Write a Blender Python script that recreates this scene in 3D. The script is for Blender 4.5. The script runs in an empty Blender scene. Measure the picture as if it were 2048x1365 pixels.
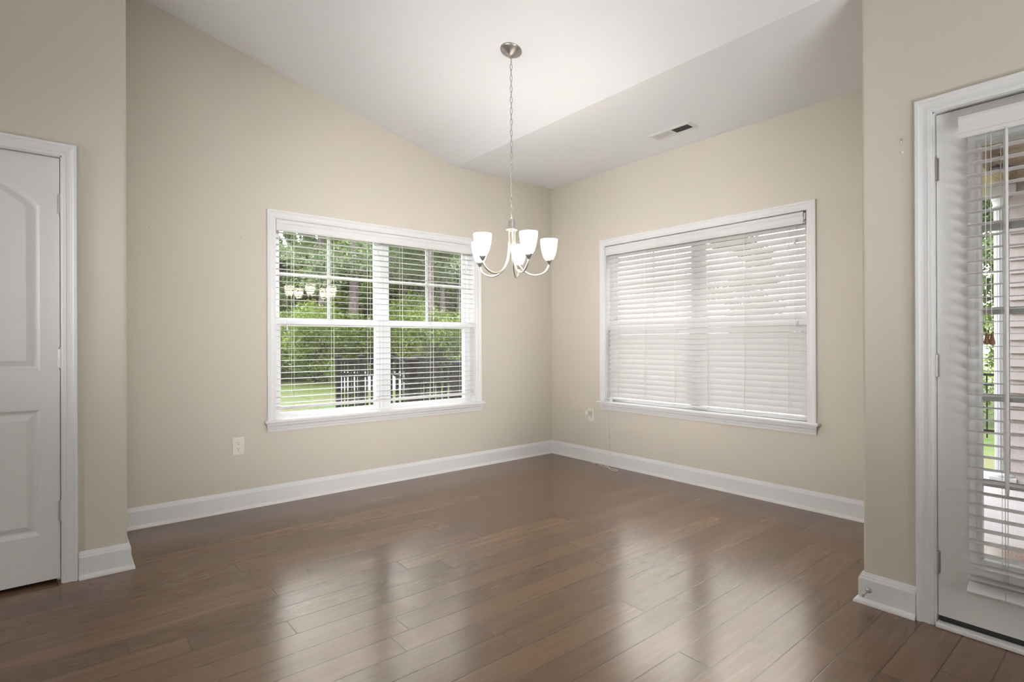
import bpy, bmesh, math, random
from mathutils import Vector, Matrix, Euler
SC = bpy.context.scene
COL = SC.collection
PI = math.pi
random.seed(7)

# ---------------------------------------------------------------- camera
cam = bpy.data.cameras.new('camera'); co = bpy.data.objects.new('camera', cam); COL.objects.link(co)
YAW, PITCH, ROLL = 0.6905, 0.0012, -0.0036
cam.sensor_width = 36.0; cam.lens = 36.0 * 1078.59 / 2048.0
cam.shift_y = (684.85 - 682.5) / 2048.0
fw = Vector((math.sin(YAW) * math.cos(PITCH), math.cos(YAW) * math.cos(PITCH), math.sin(PITCH)))
r0 = Vector((math.cos(YAW), -math.sin(YAW), 0)); u0 = r0.cross(fw)
rt = r0 * math.cos(ROLL) + u0 * math.sin(ROLL) * 1.0
up = -r0 * math.sin(ROLL) + u0 * math.cos(ROLL)
M = Matrix.Identity(4)
for i in range(3):
    M[i][0] = rt[i]; M[i][1] = up[i]; M[i][2] = -fw[i]
M.translation = Vector((-3.8895, -4.0614, 1.1412))
co.matrix_world = M
cam.clip_start = 0.05; cam.clip_end = 300
SC.camera = co

# ---------------------------------------------------------------- world / exposure
try: SC.cycles.sample_clamp_indirect = 40.0
except Exception: pass
SC.view_settings.view_transform = 'Standard'; SC.view_settings.look = 'None'
SC.view_settings.exposure = 0.30; SC.view_settings.gamma = 1.0
try: SC.view_settings.use_curve_mapping = False
except Exception: pass
W = bpy.data.worlds.new('overcast_sky'); SC.world = W; W.use_nodes = True
SKY = 6.0
bg = W.node_tree.nodes['Background']; bg.inputs[0].default_value = (0.95, 0.98, 1.0, 1)
# overcast sky: brighter toward the zenith than at the horizon
_t = W.node_tree; _tc = _t.nodes.new('ShaderNodeTexCoord'); _sx = _t.nodes.new('ShaderNodeSeparateXYZ'); _mr = _t.nodes.new('ShaderNodeMapRange')
_t.links.new(_tc.outputs['Generated'], _sx.inputs[0]); _t.links.new(_sx.outputs[2], _mr.inputs[0])
_mr.inputs['From Min'].default_value = 0.15; _mr.inputs['From Max'].default_value = 0.6
_mr.inputs['To Min'].default_value = SKY * 0.7; _mr.inputs['To Max'].default_value = SKY * 2.2
_t.links.new(_mr.outputs[0], bg.inputs[1])

def area(name, loc, target, sx, sy, power, col=(1, 1, 1)):
    l = bpy.data.lights.new(name, 'AREA'); l.shape = 'RECTANGLE'; l.size = sx; l.size_y = sy; l.energy = power; l.color = col
    o = bpy.data.objects.new(name, l); COL.objects.link(o); o.location = loc
    o.rotation_euler = (Vector(target) - Vector(loc)).to_track_quat('-Z', 'Y').to_euler()
    return o
# added fill lights at the openings of the unseen rear and side walls
area('rear_fill_light', (-4.6, -8.40, 1.45), (-4.3, 0, 1.3), 1.2, 1.2, 14, (1.0, 0.99, 0.98))
area('side_fill_light', (-8.90, -4.2, 1.45), (0, -3.0, 1.3), 1.2, 1.2, 24, (1.0, 0.99, 0.98))

# added out-of-frame fill lights: two aimed at the vault, two at the nook walls
fb = area('ceiling_fill_light', (-2.9, -4.9, 0.4), (-2.1, -3.9, 2.9), 0.8, 0.8, 16, (0.95, 0.98, 1.0)); fb.data.spread = math.radians(120)
fc = area('ceiling_fill_light', (-4.5, -2.4, 0.5), (-4.0, -2.1, 3.0), 0.8, 0.8, 6, (0.95, 0.98, 1.0)); fc.data.spread = math.radians(140)
fl = area('right_wall_fill_light', (-6.2, -1.75, 1.5), (0, -1.42, 1.6), 1.0, 1.0, 11, (0.99, 0.99, 1.0)); fl.data.spread = math.radians(40)
fk = area('left_wall_fill_light', (-2.9, -6.6, 1.5), (-1.9, 0, 1.4), 1.0, 1.0, 13.5, (0.99, 0.99, 1.0)); fk.data.spread = math.radians(38)

# ---------------------------------------------------------------- materials
def mat(name):
    m = bpy.data.materials.new(name); m.use_nodes = True
    return m, m.node_tree, m.node_tree.nodes['Principled BSDF']
def N(nt, t, **kw):
    n = nt.nodes.new(t)
    for k, v in kw.items(): setattr(n, k, v)
    return n
def L(nt, a, b): nt.links.new(a, b)
def math_(nt, op, a, b=None, c=None):
    n = N(nt, 'ShaderNodeMath', operation=op)
    for i, x in enumerate((a, b, c)):
        if x is None: continue
        if isinstance(x, (int, float)): n.inputs[i].default_value = x
        else: L(nt, x, n.inputs[i])
    return n.outputs[0]
def plain(name, col, rough=0.5, metal=0.0, spec=0.5, noise=0.0, nscale=20, bump=0.0, bscale=200, trans=0.0):
    m, nt, b = mat(name)
    b.inputs['Base Color'].default_value = (*col, 1); b.inputs['Roughness'].default_value = rough
    b.inputs['Metallic'].default_value = metal; b.inputs['Specular IOR Level'].default_value = spec
    tc = N(nt, 'ShaderNodeTexCoord')
    if noise:
        nz = N(nt, 'ShaderNodeTexNoise'); nz.inputs['Scale'].default_value = nscale; nz.inputs['Detail'].default_value = 4
        L(nt, tc.outputs['Object'], nz.inputs['Vector'])
        mx = N(nt, 'ShaderNodeMixRGB'); mx.inputs[1].default_value = (*[c * (1 - noise) for c in col], 1)
        mx.inputs[2].default_value = (*[min(1, c * (1 + noise)) for c in col], 1)
        L(nt, nz.outputs[0], mx.inputs[0]); L(nt, mx.outputs[0], b.inputs['Base Color'])
    if bump:
        n2 = N(nt, 'ShaderNodeTexNoise'); n2.inputs['Scale'].default_value = bscale; n2.inputs['Detail'].default_value = 2
        L(nt, tc.outputs['Object'], n2.inputs['Vector'])
        bp = N(nt, 'ShaderNodeBump'); bp.inputs['Strength'].default_value = bump; bp.inputs['Distance'].default_value = 0.002
        L(nt, n2.outputs[0], bp.inputs['Height']); L(nt, bp.outputs[0], b.inputs['Normal'])
    if trans:
        tr = N(nt, 'ShaderNodeBsdfTranslucent'); tr.inputs[0].default_value = (*col, 1)
        ms = N(nt, 'ShaderNodeMixShader'); ms.inputs[0].default_value = trans
        L(nt, b.outputs[0], ms.inputs[1]); L(nt, tr.outputs[0], ms.inputs[2])
        L(nt, ms.outputs[0], nt.nodes['Material Output'].inputs[0])
    return m

WALL = plain('beige_wall_paint', (0.62, 0.577, 0.495), 0.85, spec=0.2, noise=0.025, nscale=1.3, bump=0.08, bscale=160)
CEIL = plain('white_ceiling_paint', (0.885, 0.905, 0.94), 0.9, spec=0.15, noise=0.01, nscale=0.8, bump=0.05, bscale=140)
TRIM = plain('white_trim_paint', (0.74, 0.735, 0.735), 0.35, spec=0.4, noise=0.015, nscale=3)
DOORP = plain('white_door_paint', (0.74, 0.73, 0.71), 0.4, spec=0.4, noise=0.015, nscale=4)
VINYL = plain('white_vinyl', (0.74, 0.745, 0.75), 0.35, spec=0.4, noise=0.01, nscale=6)
SLAT = plain('white_blind_slat', (0.64, 0.615, 0.605), 0.45, spec=0.3, noise=0.02, nscale=8, trans=0.04)
VALM = plain('white_blind_valance', (0.70, 0.69, 0.685), 0.45, spec=0.3, noise=0.01, nscale=8)
CORD = plain('white_cord', (0.80, 0.79, 0.75), 0.7, noise=0.05, nscale=80)
NICKEL = plain('brushed_nickel', (0.70, 0.67, 0.62), 0.30, metal=1.0, noise=0.06, nscale=60)
NICKELD = plain('satin_nickel_hinge', (0.42, 0.41, 0.39), 0.35, metal=1.0, noise=0.06, nscale=60)
IVORY = plain('ivory_plastic', (0.76, 0.72, 0.64), 0.4, noise=0.02, nscale=30)
DARK = plain('dark_slot', (0.02, 0.018, 0.016), 0.7, noise=0.1, nscale=50)
RUBBER = plain('dark_rubber', (0.03, 0.03, 0.03), 0.7, noise=0.1, nscale=50)
WOODT = plain('brown_wood_tassel', (0.16, 0.075, 0.035), 0.45, noise=0.2, nscale=60)
BLACKR = plain('black_painted_wood', (0.007, 0.0065, 0.008), 0.6, spec=0.03, noise=0.25, nscale=12)
BLACKM = plain('black_metal', (0.008, 0.009, 0.008), 0.6, spec=0.05, noise=0.2, nscale=20)
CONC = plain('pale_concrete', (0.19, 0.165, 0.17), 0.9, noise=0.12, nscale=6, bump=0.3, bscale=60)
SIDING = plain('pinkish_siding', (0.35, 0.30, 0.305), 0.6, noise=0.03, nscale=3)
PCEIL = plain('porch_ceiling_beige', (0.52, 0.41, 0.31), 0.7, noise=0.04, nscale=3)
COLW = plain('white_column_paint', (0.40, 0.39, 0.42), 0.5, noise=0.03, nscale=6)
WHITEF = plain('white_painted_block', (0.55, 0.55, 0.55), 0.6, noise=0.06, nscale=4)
WICK = plain('woven_wicker', (0.42, 0.33, 0.24), 0.8, noise=0.3, nscale=60)
FLOWER = plain('lavender_petals', (0.28, 0.23, 0.42), 0.7, noise=0.3, nscale=30)
DUCT = plain('dark_duct', (0.05, 0.05, 0.05), 0.8, noise=0.1, nscale=10)
CLOSET = plain('dark_closet_wall', (0.20, 0.18, 0.16), 0.9, noise=0.05, nscale=3)

def leafmat(name, c1, c2, scale, trans=0.35):
    m, nt, b = mat(name)
    oi = N(nt, 'ShaderNodeTexCoord'); nz = N(nt, 'ShaderNodeTexNoise'); nz.inputs['Scale'].default_value = scale; nz.inputs['Detail'].default_value = 3
    L(nt, oi.outputs['Object'], nz.inputs['Vector'])
    rp = N(nt, 'ShaderNodeValToRGB'); rp.color_ramp.elements[0].position = 0.3; rp.color_ramp.elements[1].position = 0.7
    rp.color_ramp.elements[0].color = (*c1, 1); rp.color_ramp.elements[1].color = (*c2, 1)
    L(nt, nz.outputs[0], rp.inputs[0]); L(nt, rp.outputs[0], b.inputs['Base Color'])
    b.inputs['Roughness'].default_value = 0.6; b.inputs['Specular IOR Level'].default_value = 0.25
    tr = N(nt, 'ShaderNodeBsdfTranslucent'); L(nt, rp.outputs[0], tr.inputs[0])
    ms = N(nt, 'ShaderNodeMixShader'); ms.inputs[0].default_value = trans
    L(nt, b.outputs[0], ms.inputs[1]); L(nt, tr.outputs[0], ms.inputs[2]); L(nt, ms.outputs[0], nt.nodes['Material Output'].inputs[0])
    return m
LEAFB = leafmat('bush_leaves', (0.040, 0.066, 0.012), (0.115, 0.155, 0.030), 1.4)
LEAFL = leafmat('light_leaves', (0.085, 0.13, 0.028), (0.20, 0.25, 0.06), 1.6)
LEAFD = leafmat('dark_leaves', (0.050, 0.078, 0.030), (0.135, 0.170, 0.070), 1.2)
NEEDLE = leafmat('pine_needles', (0.060, 0.085, 0.045), (0.140, 0.175, 0.085), 1.0)
BARK = leafmat('pine_bark', (0.022, 0.016, 0.017), (0.115, 0.088, 0.088), 11, 0.0)
LAWN = leafmat('lawn_grass', (0.058, 0.056, 0.015), (0.037, 0.068, 0.006), 0.55, 0.15)

def glass_mat():
    m, nt, b = mat('window_glass'); nt.nodes.remove(b)
    fr = N(nt, 'ShaderNodeFresnel'); fr.inputs[0].default_value = 1.5
    nz = N(nt, 'ShaderNodeTexNoise'); nz.inputs['Scale'].default_value = 0.8
    f2 = math_(nt, 'MINIMUM', math_(nt, 'MULTIPLY', fr.outputs[0], 2.9), 0.9)   # double glazing: four reflecting faces
    tr = N(nt, 'ShaderNodeBsdfTransparent'); tr.inputs[0].default_value = (0.93, 0.95, 0.94, 1)
    gl = N(nt, 'ShaderNodeBsdfGlossy'); gl.inputs['Roughness'].default_value = 0.0; gl.inputs[0].default_value = (1.0, 0.97, 0.90, 1)
    ms = N(nt, 'ShaderNodeMixShader'); L(nt, f2, ms.inputs[0]); L(nt, tr.outputs[0], ms.inputs[1]); L(nt, gl.outputs[0], ms.inputs[2])
    L(nt, ms.outputs[0], nt.nodes['Material Output'].inputs[0]); return m
GLASS = glass_mat()
def screen_mat():
    m, nt, b = mat('insect_mesh')
    b.inputs['Base Color'].default_value = (0.012, 0.012, 0.012, 1); b.inputs['Roughness'].default_value = 0.8
    tr = N(nt, 'ShaderNodeBsdfTransparent'); ms = N(nt, 'ShaderNodeMixShader'); ms.inputs[0].default_value = 0.22
    L(nt, tr.outputs[0], ms.inputs[1]); L(nt, b.outputs[0], ms.inputs[2]); L(nt, ms.outputs[0], nt.nodes['Material Output'].inputs[0]); return m
SCREEN = screen_mat()
def shade_mat():
    m, nt, b = mat('frosted_shade_glass')
    b.inputs['Base Color'].default_value = (0.85, 0.84, 0.81, 1); b.inputs['Roughness'].default_value = 0.35
    tr = N(nt, 'ShaderNodeBsdfTranslucent'); tr.inputs[0].default_value = (0.92, 0.90, 0.86, 1)
    ms = N(nt, 'ShaderNodeMixShader'); ms.inputs[0].default_value = 0.7
    L(nt, b.outputs[0], ms.inputs[1]); L(nt, tr.outputs[0], ms.inputs[2]); L(nt, ms.outputs[0], nt.nodes['Material Output'].inputs[0]); return m
SHADE = shade_mat()
def emit(name, col, s):
    m, nt, b = mat(name); b.inputs['Emission Color'].default_value = (*col, 1); b.inputs['Emission Strength'].default_value = s
    return m
BULB = emit('lit_bulb', (1.0, 0.87, 0.76), 140)

def floor_mat():
    m, nt, b = mat('dark_hardwood_planks')
    PW, PL = 0.1287, 1.15
    tc = N(nt, 'ShaderNodeTexCoord'); sp = N(nt, 'ShaderNodeSeparateXYZ'); L(nt, tc.outputs['Object'], sp.inputs[0])
    ry = math_(nt, 'DIVIDE', math_(nt, 'ADD', sp.outputs[1], 2.916 + PW * 60), PW)
    row = math_(nt, 'FLOOR', ry); fy = math_(nt, 'FRACT', ry)
    w1 = N(nt, 'ShaderNodeTexWhiteNoise', noise_dimensions='1D'); L(nt, row, w1.inputs['W'])
    px = math_(nt, 'ADD', math_(nt, 'DIVIDE', math_(nt, 'ADD', sp.outputs[0], 50), PL), math_(nt, 'MULTIPLY', w1.outputs[0], 17.3))
    colm = math_(nt, 'FLOOR', px); fx = math_(nt, 'FRACT', px)
    cv = N(nt, 'ShaderNodeCombineXYZ'); L(nt, row, cv.inputs[0]); L(nt, colm, cv.inputs[1])
    w2 = N(nt, 'ShaderNodeTexWhiteNoise', noise_dimensions='2D'); L(nt, cv.outputs[0], w2.inputs['Vector'])
    rnd = w2.outputs[0]
    # grain: stretched noise offset per plank
    gv = N(nt, 'ShaderNodeCombineXYZ')
    L(nt, math_(nt, 'ADD', math_(nt, 'MULTIPLY', sp.outputs[0], 2.2), math_(nt, 'MULTIPLY', rnd, 40)), gv.inputs[0])
    L(nt, math_(nt, 'MULTIPLY', sp.outputs[1], 34), gv.inputs[1]); L(nt, math_(nt, 'MULTIPLY', rnd, 19), gv.inputs[2])
    g = N(nt, 'ShaderNodeTexNoise'); g.inputs['Scale'].default_value = 1.0; g.inputs['Detail'].default_value = 4; g.inputs['Roughness'].default_value = 0.55
    L(nt, gv.outputs[0], g.inputs['Vector'])
    rp = N(nt, 'ShaderNodeValToRGB'); e = rp.color_ramp.elements
    e[0].position = 0.0; e[0].color = (0.100, 0.054, 0.034, 1); e[1].position = 1.0; e[1].color = (0.285, 0.166, 0.102, 1)
    x = e.new(0.7); x.color = (0.165, 0.094, 0.059, 1)
    L(nt, math_(nt, 'ADD', math_(nt, 'ADD', math_(nt, 'MULTIPLY', rnd, 0.62), 0.06), math_(nt, 'MULTIPLY', math_(nt, 'SUBTRACT', g.outputs[0], 0.45), 0.8)), rp.inputs[0])
    # grooves
    dy = math_(nt, 'MULTIPLY', math_(nt, 'MINIMUM', fy, math_(nt, 'SUBTRACT', 1, fy)), PW)
    dx = math_(nt, 'MULTIPLY', math_(nt, 'MINIMUM', fx, math_(nt, 'SUBTRACT', 1, fx)), PL)
    d = math_(nt, 'MINIMUM', dy, dx)
    gr = N(nt, 'ShaderNodeMapRange'); gr.inputs['From Min'].default_value = 0.0009; gr.inputs['From Max'].default_value = 0.0027
    L(nt, d, gr.inputs[0])
    mx = N(nt, 'ShaderNodeMixRGB'); mx.inputs[1].default_value = (0.012, 0.008, 0.006, 1)
    L(nt, gr.outputs[0], mx.inputs[0]); L(nt, rp.outputs[0], mx.inputs[2]); L(nt, mx.outputs[0], b.inputs['Base Color'])
    # gloss: satin finish, slightly uneven, with small scuffs
    rn = N(nt, 'ShaderNodeTexNoise'); rn.inputs['Scale'].default_value = 3.5; rn.inputs['Detail'].default_value = 5
    L(nt, tc.outputs['Object'], rn.inputs['Vector'])
    rr = N(nt, 'ShaderNodeMapRange'); rr.inputs['To Min'].default_value = 0.17; rr.inputs['To Max'].default_value = 0.25
    L(nt, rn.outputs[0], rr.inputs[0]); L(nt, rr.outputs[0], b.inputs['Roughness'])
    b.inputs['Specular IOR Level'].default_value = 0.85; b.inputs['IOR'].default_value = 1.68; b.inputs['Specular Tint'].default_value = (1.0, 0.84, 0.69, 1)
    hv = math_(nt, 'ADD', math_(nt, 'MULTIPLY', gr.outputs[0], 1.0), math_(nt, 'MULTIPLY', g.outputs[0], 0.02))
    bp = N(nt, 'ShaderNodeBump'); bp.inputs['Strength'].default_value = 0.2; bp.inputs['Distance'].default_value = 0.001
    L(nt, hv, bp.inputs['Height']); L(nt, bp.outputs[0], b.inputs['Normal'])
    return m
FLOORM = floor_mat()

# ---------------------------------------------------------------- mesh helpers
class MB:
    def __init__(s): s.v = []; s.f = []; s.sm = []
    def add(s, vs, fs, smooth=False):
        k = len(s.v); s.v += [tuple(p) for p in vs]; s.f += [tuple(i + k for i in f) for f in fs]; s.sm += [smooth] * len(fs); return s
    def box(s, a, b, fn=None):
        x0, y0, z0 = [min(a[i], b[i]) for i in range(3)]; x1, y1, z1 = [max(a[i], b[i]) for i in range(3)]
        vs = [(x0, y0, z0), (x1, y0, z0), (x1, y1, z0), (x0, y1, z0), (x0, y0, z1), (x1, y0, z1), (x1, y1, z1), (x0, y1, z1)]
        if fn: vs = [fn(*p) for p in vs]
        return s.add(vs, [(0, 3, 2, 1), (4, 5, 6, 7), (0, 1, 5, 4), (1, 2, 6, 5), (2, 3, 7, 6), (3, 0, 4, 7)])
    def bevbox(s, a, b, r=0.003, fn=None):
        bm = bmesh.new(); bmesh.ops.create_cube(bm, size=1)
        for v in bm.verts: v.co = Vector([(a[i] + b[i]) / 2 + v.co[i] * abs(b[i] - a[i]) for i in range(3)])
        bmesh.ops.bevel(bm, geom=bm.edges[:], offset=r, segments=2, affect='EDGES', profile=0.5)
        bm.verts.ensure_lookup_table()
        vs = [tuple(v.co) for v in bm.verts]; fs = [tuple(v.index for v in f.verts) for f in bm.faces]; bm.free()
        if fn: vs = [fn(*p) for p in vs]
        return s.add(vs, fs)
    def tube(s, pts, r, n=8, cap=True):
        P = [Vector(p) for p in pts]; m = len(P); rs = r if isinstance(r, (list, tuple)) else [r] * m
        T = [(P[min(i + 1, m - 1)] - P[max(i - 1, 0)]).normalized() for i in range(m)]
        a = Vector((0, 0, 1)) if abs(T[0].z) < 0.9 else Vector((1, 0, 0)); nrm = (a - T[0] * a.dot(T[0])).normalized()
        vs = []
        for i in range(m):
            nrm = (nrm - T[i] * nrm.dot(T[i])).normalized(); bn = T[i].cross(nrm)
            vs += [P[i] + (nrm * math.cos(2 * PI * k / n) + bn * math.sin(2 * PI * k / n)) * rs[i] for k in range(n)]
        fs = [(i * n + k, i * n + (k + 1) % n, (i + 1) * n + (k + 1) % n, (i + 1) * n + k) for i in range(m - 1) for k in range(n)]
        s.add(vs, fs, True)
        if cap:
            k0 = len(s.v) - len(vs)
            for f in (range(n - 1, -1, -1), range((m - 1) * n, m * n)): s.f.append(tuple(i + k0 for i in f)); s.sm.append(False)
        return s
    def ring(s, c, R, r, ax=None, n=16, k=6, sz=1.0, mtx=None):
        vs = []
        for i in range(n):
            a = 2 * PI * i / n
            for j in range(k):
                b = 2 * PI * j / k; q = Vector(((R + r * math.cos(b)) * math.cos(a), r * math.sin(b), (R * sz + r * math.cos(b)) * math.sin(a)))
                vs.append((mtx @ q if mtx else q) + Vector(c))
        fs = [(i * k + j, i * k + (j + 1) % k, ((i + 1) % n) * k + (j + 1) % k, ((i + 1) % n) * k + j) for i in range(n) for j in range(k)]
        return s.add(vs, fs, True)
    def lathe(s, c, prof, n=24, mtx=None, closed=False):
        c = Vector(c); vs = []
        for (r, z) in prof:
            for k in range(n):
                q = Vector((r * math.cos(2 * PI * k / n), r * math.sin(2 * PI * k / n), z)); vs.append((mtx @ q if mtx else q) + c)
        m = len(prof)
        rg = range(m) if closed else range(m - 1)
        fs = [(i * n + k, i * n + (k + 1) % n, ((i + 1) % m) * n + (k + 1) % n, ((i + 1) % m) * n + k) for i in rg for k in range(n)]
        if not closed:
            fs += [tuple(range(n - 1, -1, -1)), tuple(range((m - 1) * n, m * n))]
        return s.add(vs, fs, True)
    def poly(s, pts, z0, z1, fn=None):
        n = len(pts); vs = [(x, y, z0) for x, y in pts] + [(x, y, z1) for x, y in pts]
        if fn: vs = [fn(*p) for p in vs]
        return s.add(vs, [tuple(range(n - 1, -1, -1)), tuple(range(n, 2 * n))] + [(i, (i + 1) % n, n + (i + 1) % n, n + i) for i in range(n)])
    def sweep(s, path, prof, fn, closed=False, ends=True):
        """path: 2D polyline; prof: closed list of (offset to the left of travel, height); mitred corners"""
        m = len(path); P = [Vector(p) for p in path]; k = len(prof); vs = []
        for i in range(m):
            if closed: a, b = P[i - 1], P[(i + 1) % m]; d1 = (P[i] - a).normalized(); d2 = (b - P[i]).normalized()
            else:
                d1 = (P[i] - P[i - 1]).normalized() if i else (P[1] - P[0]).normalized()
                d2 = (P[i + 1] - P[i]).normalized() if i < m - 1 else d1
            n1 = Vector((-d1.y, d1.x)); n2 = Vector((-d2.y, d2.x)); mm = (n1 + n2).normalized(); sc = 1 / max(0.2, mm.dot(n1))
            for (o, h) in prof:
                q = P[i] + mm * o * sc; vs.append(fn(q.x, q.y, h))
        rg = m if closed else m - 1
        fs = [(i * k + j, i * k + (j + 1) % k, ((i + 1) % m) * k + (j + 1) % k, ((i + 1) % m) * k + j) for i in range(rg) for j in range(k)]
        if not closed and ends: fs += [tuple(range(k - 1, -1, -1)), tuple(range((m - 1) * k, m * k))]
        return s.add(vs, fs)
    def obj(s, name, m, parent=None, recalc=True, off=None):
        me = bpy.data.meshes.new(name)
        o0 = Vector((0, 0, 0))
        if off is not None: o0 = Vector(off)
        elif parent is not None:
            p = parent
            while p: o0 += p.location; p = p.parent
        me.from_pydata([tuple(Vector(v) - o0) for v in s.v], [], s.f); me.update()
        me.polygons.foreach_set('use_smooth', s.sm)
        if recalc:
            bm = bmesh.new(); bm.from_mesh(me); bmesh.ops.recalc_face_normals(bm, faces=bm.faces[:]); bm.to_mesh(me); bm.free()
        if any(s.sm) and not all(s.sm): pass
        me.materials.append(m)
        o = bpy.data.objects.new(name, me); COL.objects.link(o)
        if parent is not None: o.parent = parent
        if off is not None: o.location = off
        return o
def tag(o, label, cat=None, group=None, kind=None):
    o['label'] = label
    if cat: o['category'] = cat
    if group: o['group'] = group
    if kind: o['kind'] = kind
    return o
def empty(name, loc, label=None, cat=None, group=None, kind=None):
    o = bpy.data.objects.new(name, None); COL.objects.link(o); o.location = loc; o.empty_display_size = 0.05
    if label: tag(o, label, cat, group, kind)
    return o
def lab(o, t): o['label'] = t; return o
def copy_tree(o, parent=None):
    c = o.copy(); COL.objects.link(c)
    if parent is not None: c.parent = parent
    for ch in list(o.children): copy_tree(ch, c)
    return c
ID = lambda x, y, z: (x, y, z)

# ---------------------------------------------------------------- room shell
YN, XN = -0.697, -1.194          # planes of the near left wall and the patio-door wall
CL, CR = -3.652, -3.2145         # outer corners of the breakfast nook
H0, H1, SLP = 2.743, 2.728, 0.2447
XC = -1.186
MB().box((-9.2, -8.7, -0.12), (0.16, 0.16, 0)).obj('floor', FLOORM)
tag(bpy.data.objects['floor'], 'dark brown hardwood plank floor with satin sheen', 'floor', kind='structure')

def ceilz(x):
    if x > XC: return H1 + (H0 - H1) * (x - XC) / (0 - XC)
    if x > -5.2: return H1 + SLP * (XC - x)
    return H1 + SLP * (XC + 5.2) - SLP * (-5.2 - x)
cb = MB(); xs = [0.16, XC, -5.2, -9.3]
for i in range(3):
    a, b = xs[i], xs[i + 1]
    cb.add([(a, -8.8, ceilz(a)), (a, 0.16, ceilz(a)), (b, 0.16, ceilz(b)), (b, -8.8, ceilz(b)),
            (a, -8.8, ceilz(a) + .15), (a, 0.16, ceilz(a) + .15), (b, 0.16, ceilz(b) + .15), (b, -8.8, ceilz(b) + .15)],
           [(0, 1, 2, 3), (7, 6, 5, 4), (0, 3, 7, 4), (1, 5, 6, 2), (0, 4, 5, 1), (3, 2, 6, 7)])
tag(cb.obj('ceiling', CEIL, recalc=False), 'white vaulted ceiling with flat strip along the right wall', 'ceiling', kind='structure')

# far left wall with window opening
WO = (-2.735, -0.971, 0.576, 2.046)
w = MB(); T = 0.15
w.box((-3.80, 0, 0), (WO[0], T, 3.45)); w.box((WO[1], 0, 0), (T, T, 2.85)); w.box((WO[0], 0, 0), (WO[1], T, WO[2])); w.box((WO[0], 0, WO[3]), (WO[1], T, 3.3))
tag(w.obj('wall_left', WALL), 'beige painted wall behind the hanging chandelier, holding the open-blind window', 'wall', kind='structure')
# far right wall
WR = (-2.514, -0.728, 0.576, 2.046)
w = MB()
w.box((0, -3.36, 0), (T, WR[0], 2.80)); w.box((0, WR[1], 0), (T, 0, 2.80)); w.box((0, WR[0], 0), (T, WR[1], WR[2])); w.box((0, WR[0], WR[3]), (T, WR[1], 2.80))
tag(w.obj('wall_right', WALL), 'beige painted wall holding the window with closed blinds', 'wall', kind='structure')
# near left wall (with door) and its return, rounded outer corner
D1 = (-4.688, -3.900, 2.056)
r = 0.014
w = MB()
arc = [(CL - r + r * math.sin(t), YN + r - r * math.cos(t)) for t in [i * PI / 12 for i in range(7)]]
w.poly([(D1[1], YN)] + arc + [(CL, -0.001), (CL - 0.15, -0.001), (CL - 0.15, YN + 0.15), (D1[1], YN + 0.15)], 0, 3.6)
w.box((-9.2, YN, 0), (D1[0], YN + 0.15, 3.75)); w.box((D1[0], YN, D1[2]), (D1[1], YN + 0.15, 3.75))
tag(w.obj('wall_near_left', WALL), 'beige wall beside the white panel door', 'wall', kind='structure')
# patio door wall and its return
D2 = (-4.412, -3.462, 2.076)
w = MB()
arc = [(XN + r - r * math.sin(t), CR - r + r * math.cos(t)) for t in [i * PI / 12 for i in range(7)]]
w.poly([(XN, D2[1])] + arc[::-1] + [(-0.001, CR), (-0.001, CR - 0.145), (XN + 0.15, CR - 0.145), (XN + 0.15, D2[1])], 0, 2.74)
w.box((XN, -8.7, 0), (XN + 0.15, D2[0], 2.74)); w.box((XN, D2[0], D2[2]), (XN + 0.15, D2[1], 2.74))
tag(w.obj('wall_near_right', WALL), 'beige wall strip between the nook and the glazed patio door', 'wall', kind='structure')
# unseen rear and side walls of the great room with large window openings
w = MB(); o = (-5.2, -4.0, 0.9, 2.1)
w.box((-9.2, -8.65, 0), (o[0], -8.5, 3.8)); w.box((o[1], -8.65, 0), (XN, -8.5, 3.8)); w.box((o[0], -8.65, 0), (o[1], -8.5, o[2])); w.box((o[0], -8.65, o[3]), (o[1], -8.5, 3.8))
tag(w.obj('wall_rear', WALL), 'beige wall behind the camera with a window opening', 'wall', kind='structure')
w = MB(); o = (-4.8, -3.6, 0.9, 2.1)
w.box((-9.15, -8.5, 0), (-9.0, o[0], 3.2)); w.box((-9.15, o[1], 0), (-9.0, YN, 3.2)); w.box((-9.15, o[0], 0), (-9.0, o[1], o[2])); w.box((-9.15, o[0], o[3]), (-9.0, o[1], 3.2))
tag(w.obj('wall_side', WALL), 'beige wall of the great room left of the camera with a window opening', 'wall', kind='structure')
# closet behind the panel door
w = MB(); w.box((-4.95, 0.05, 0), (-3.82, 0.15, 2.5)); w.box((-4.95, YN + .16, 0), (-4.85, 0.05, 2.5)); w.box((-4.95, YN + .16, 2.4), (-3.82, 0.05, 2.5)); w.box((-3.82, YN + .16, 0), (-3.805, 0.05, 2.5))
tag(w.obj('wall_closet', CLOSET), 'dark closet walls behind the panel door', 'wall', kind='structure')

# ---------------------------------------------------------------- baseboards with shoe moulding
BPROF = [(0, 0), (0.031, 0), (0.0305, 0.007), (0.027, 0.014), (0.021, 0.019), (0.0145, 0.0205), (0.0145, 0.104), (0.0125, 0.1095), (0.0105, 0.111), (0.0095, 0.117), (0.006, 0.1235), (0.004, 0.130), (0, 0.131)]
def base(name, path, label):
    tag(MB().sweep(path, BPROF, ID).obj(name, TRIM), label, 'baseboard', kind='structure')
# travel so the room lies on the left-hand side
base('baseboard_left', [(0, 0), (CL, 0)], 'white baseboard running under the open-blind window')
base('baseboard_right', [(0, CR), (0, 0)], 'white baseboard running under the closed-blind window')
base('baseboard_near_left', [(CL, 0), (CL, YN), (D1[1] + 0.054, YN)], 'short white baseboard wrapping the corner beside the panel door')
base('baseboard_near_right', [(XN, D2[1] + 0.054), (XN, CR), (0, CR)], 'short white baseboard with the door stop beside the patio door')

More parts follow.
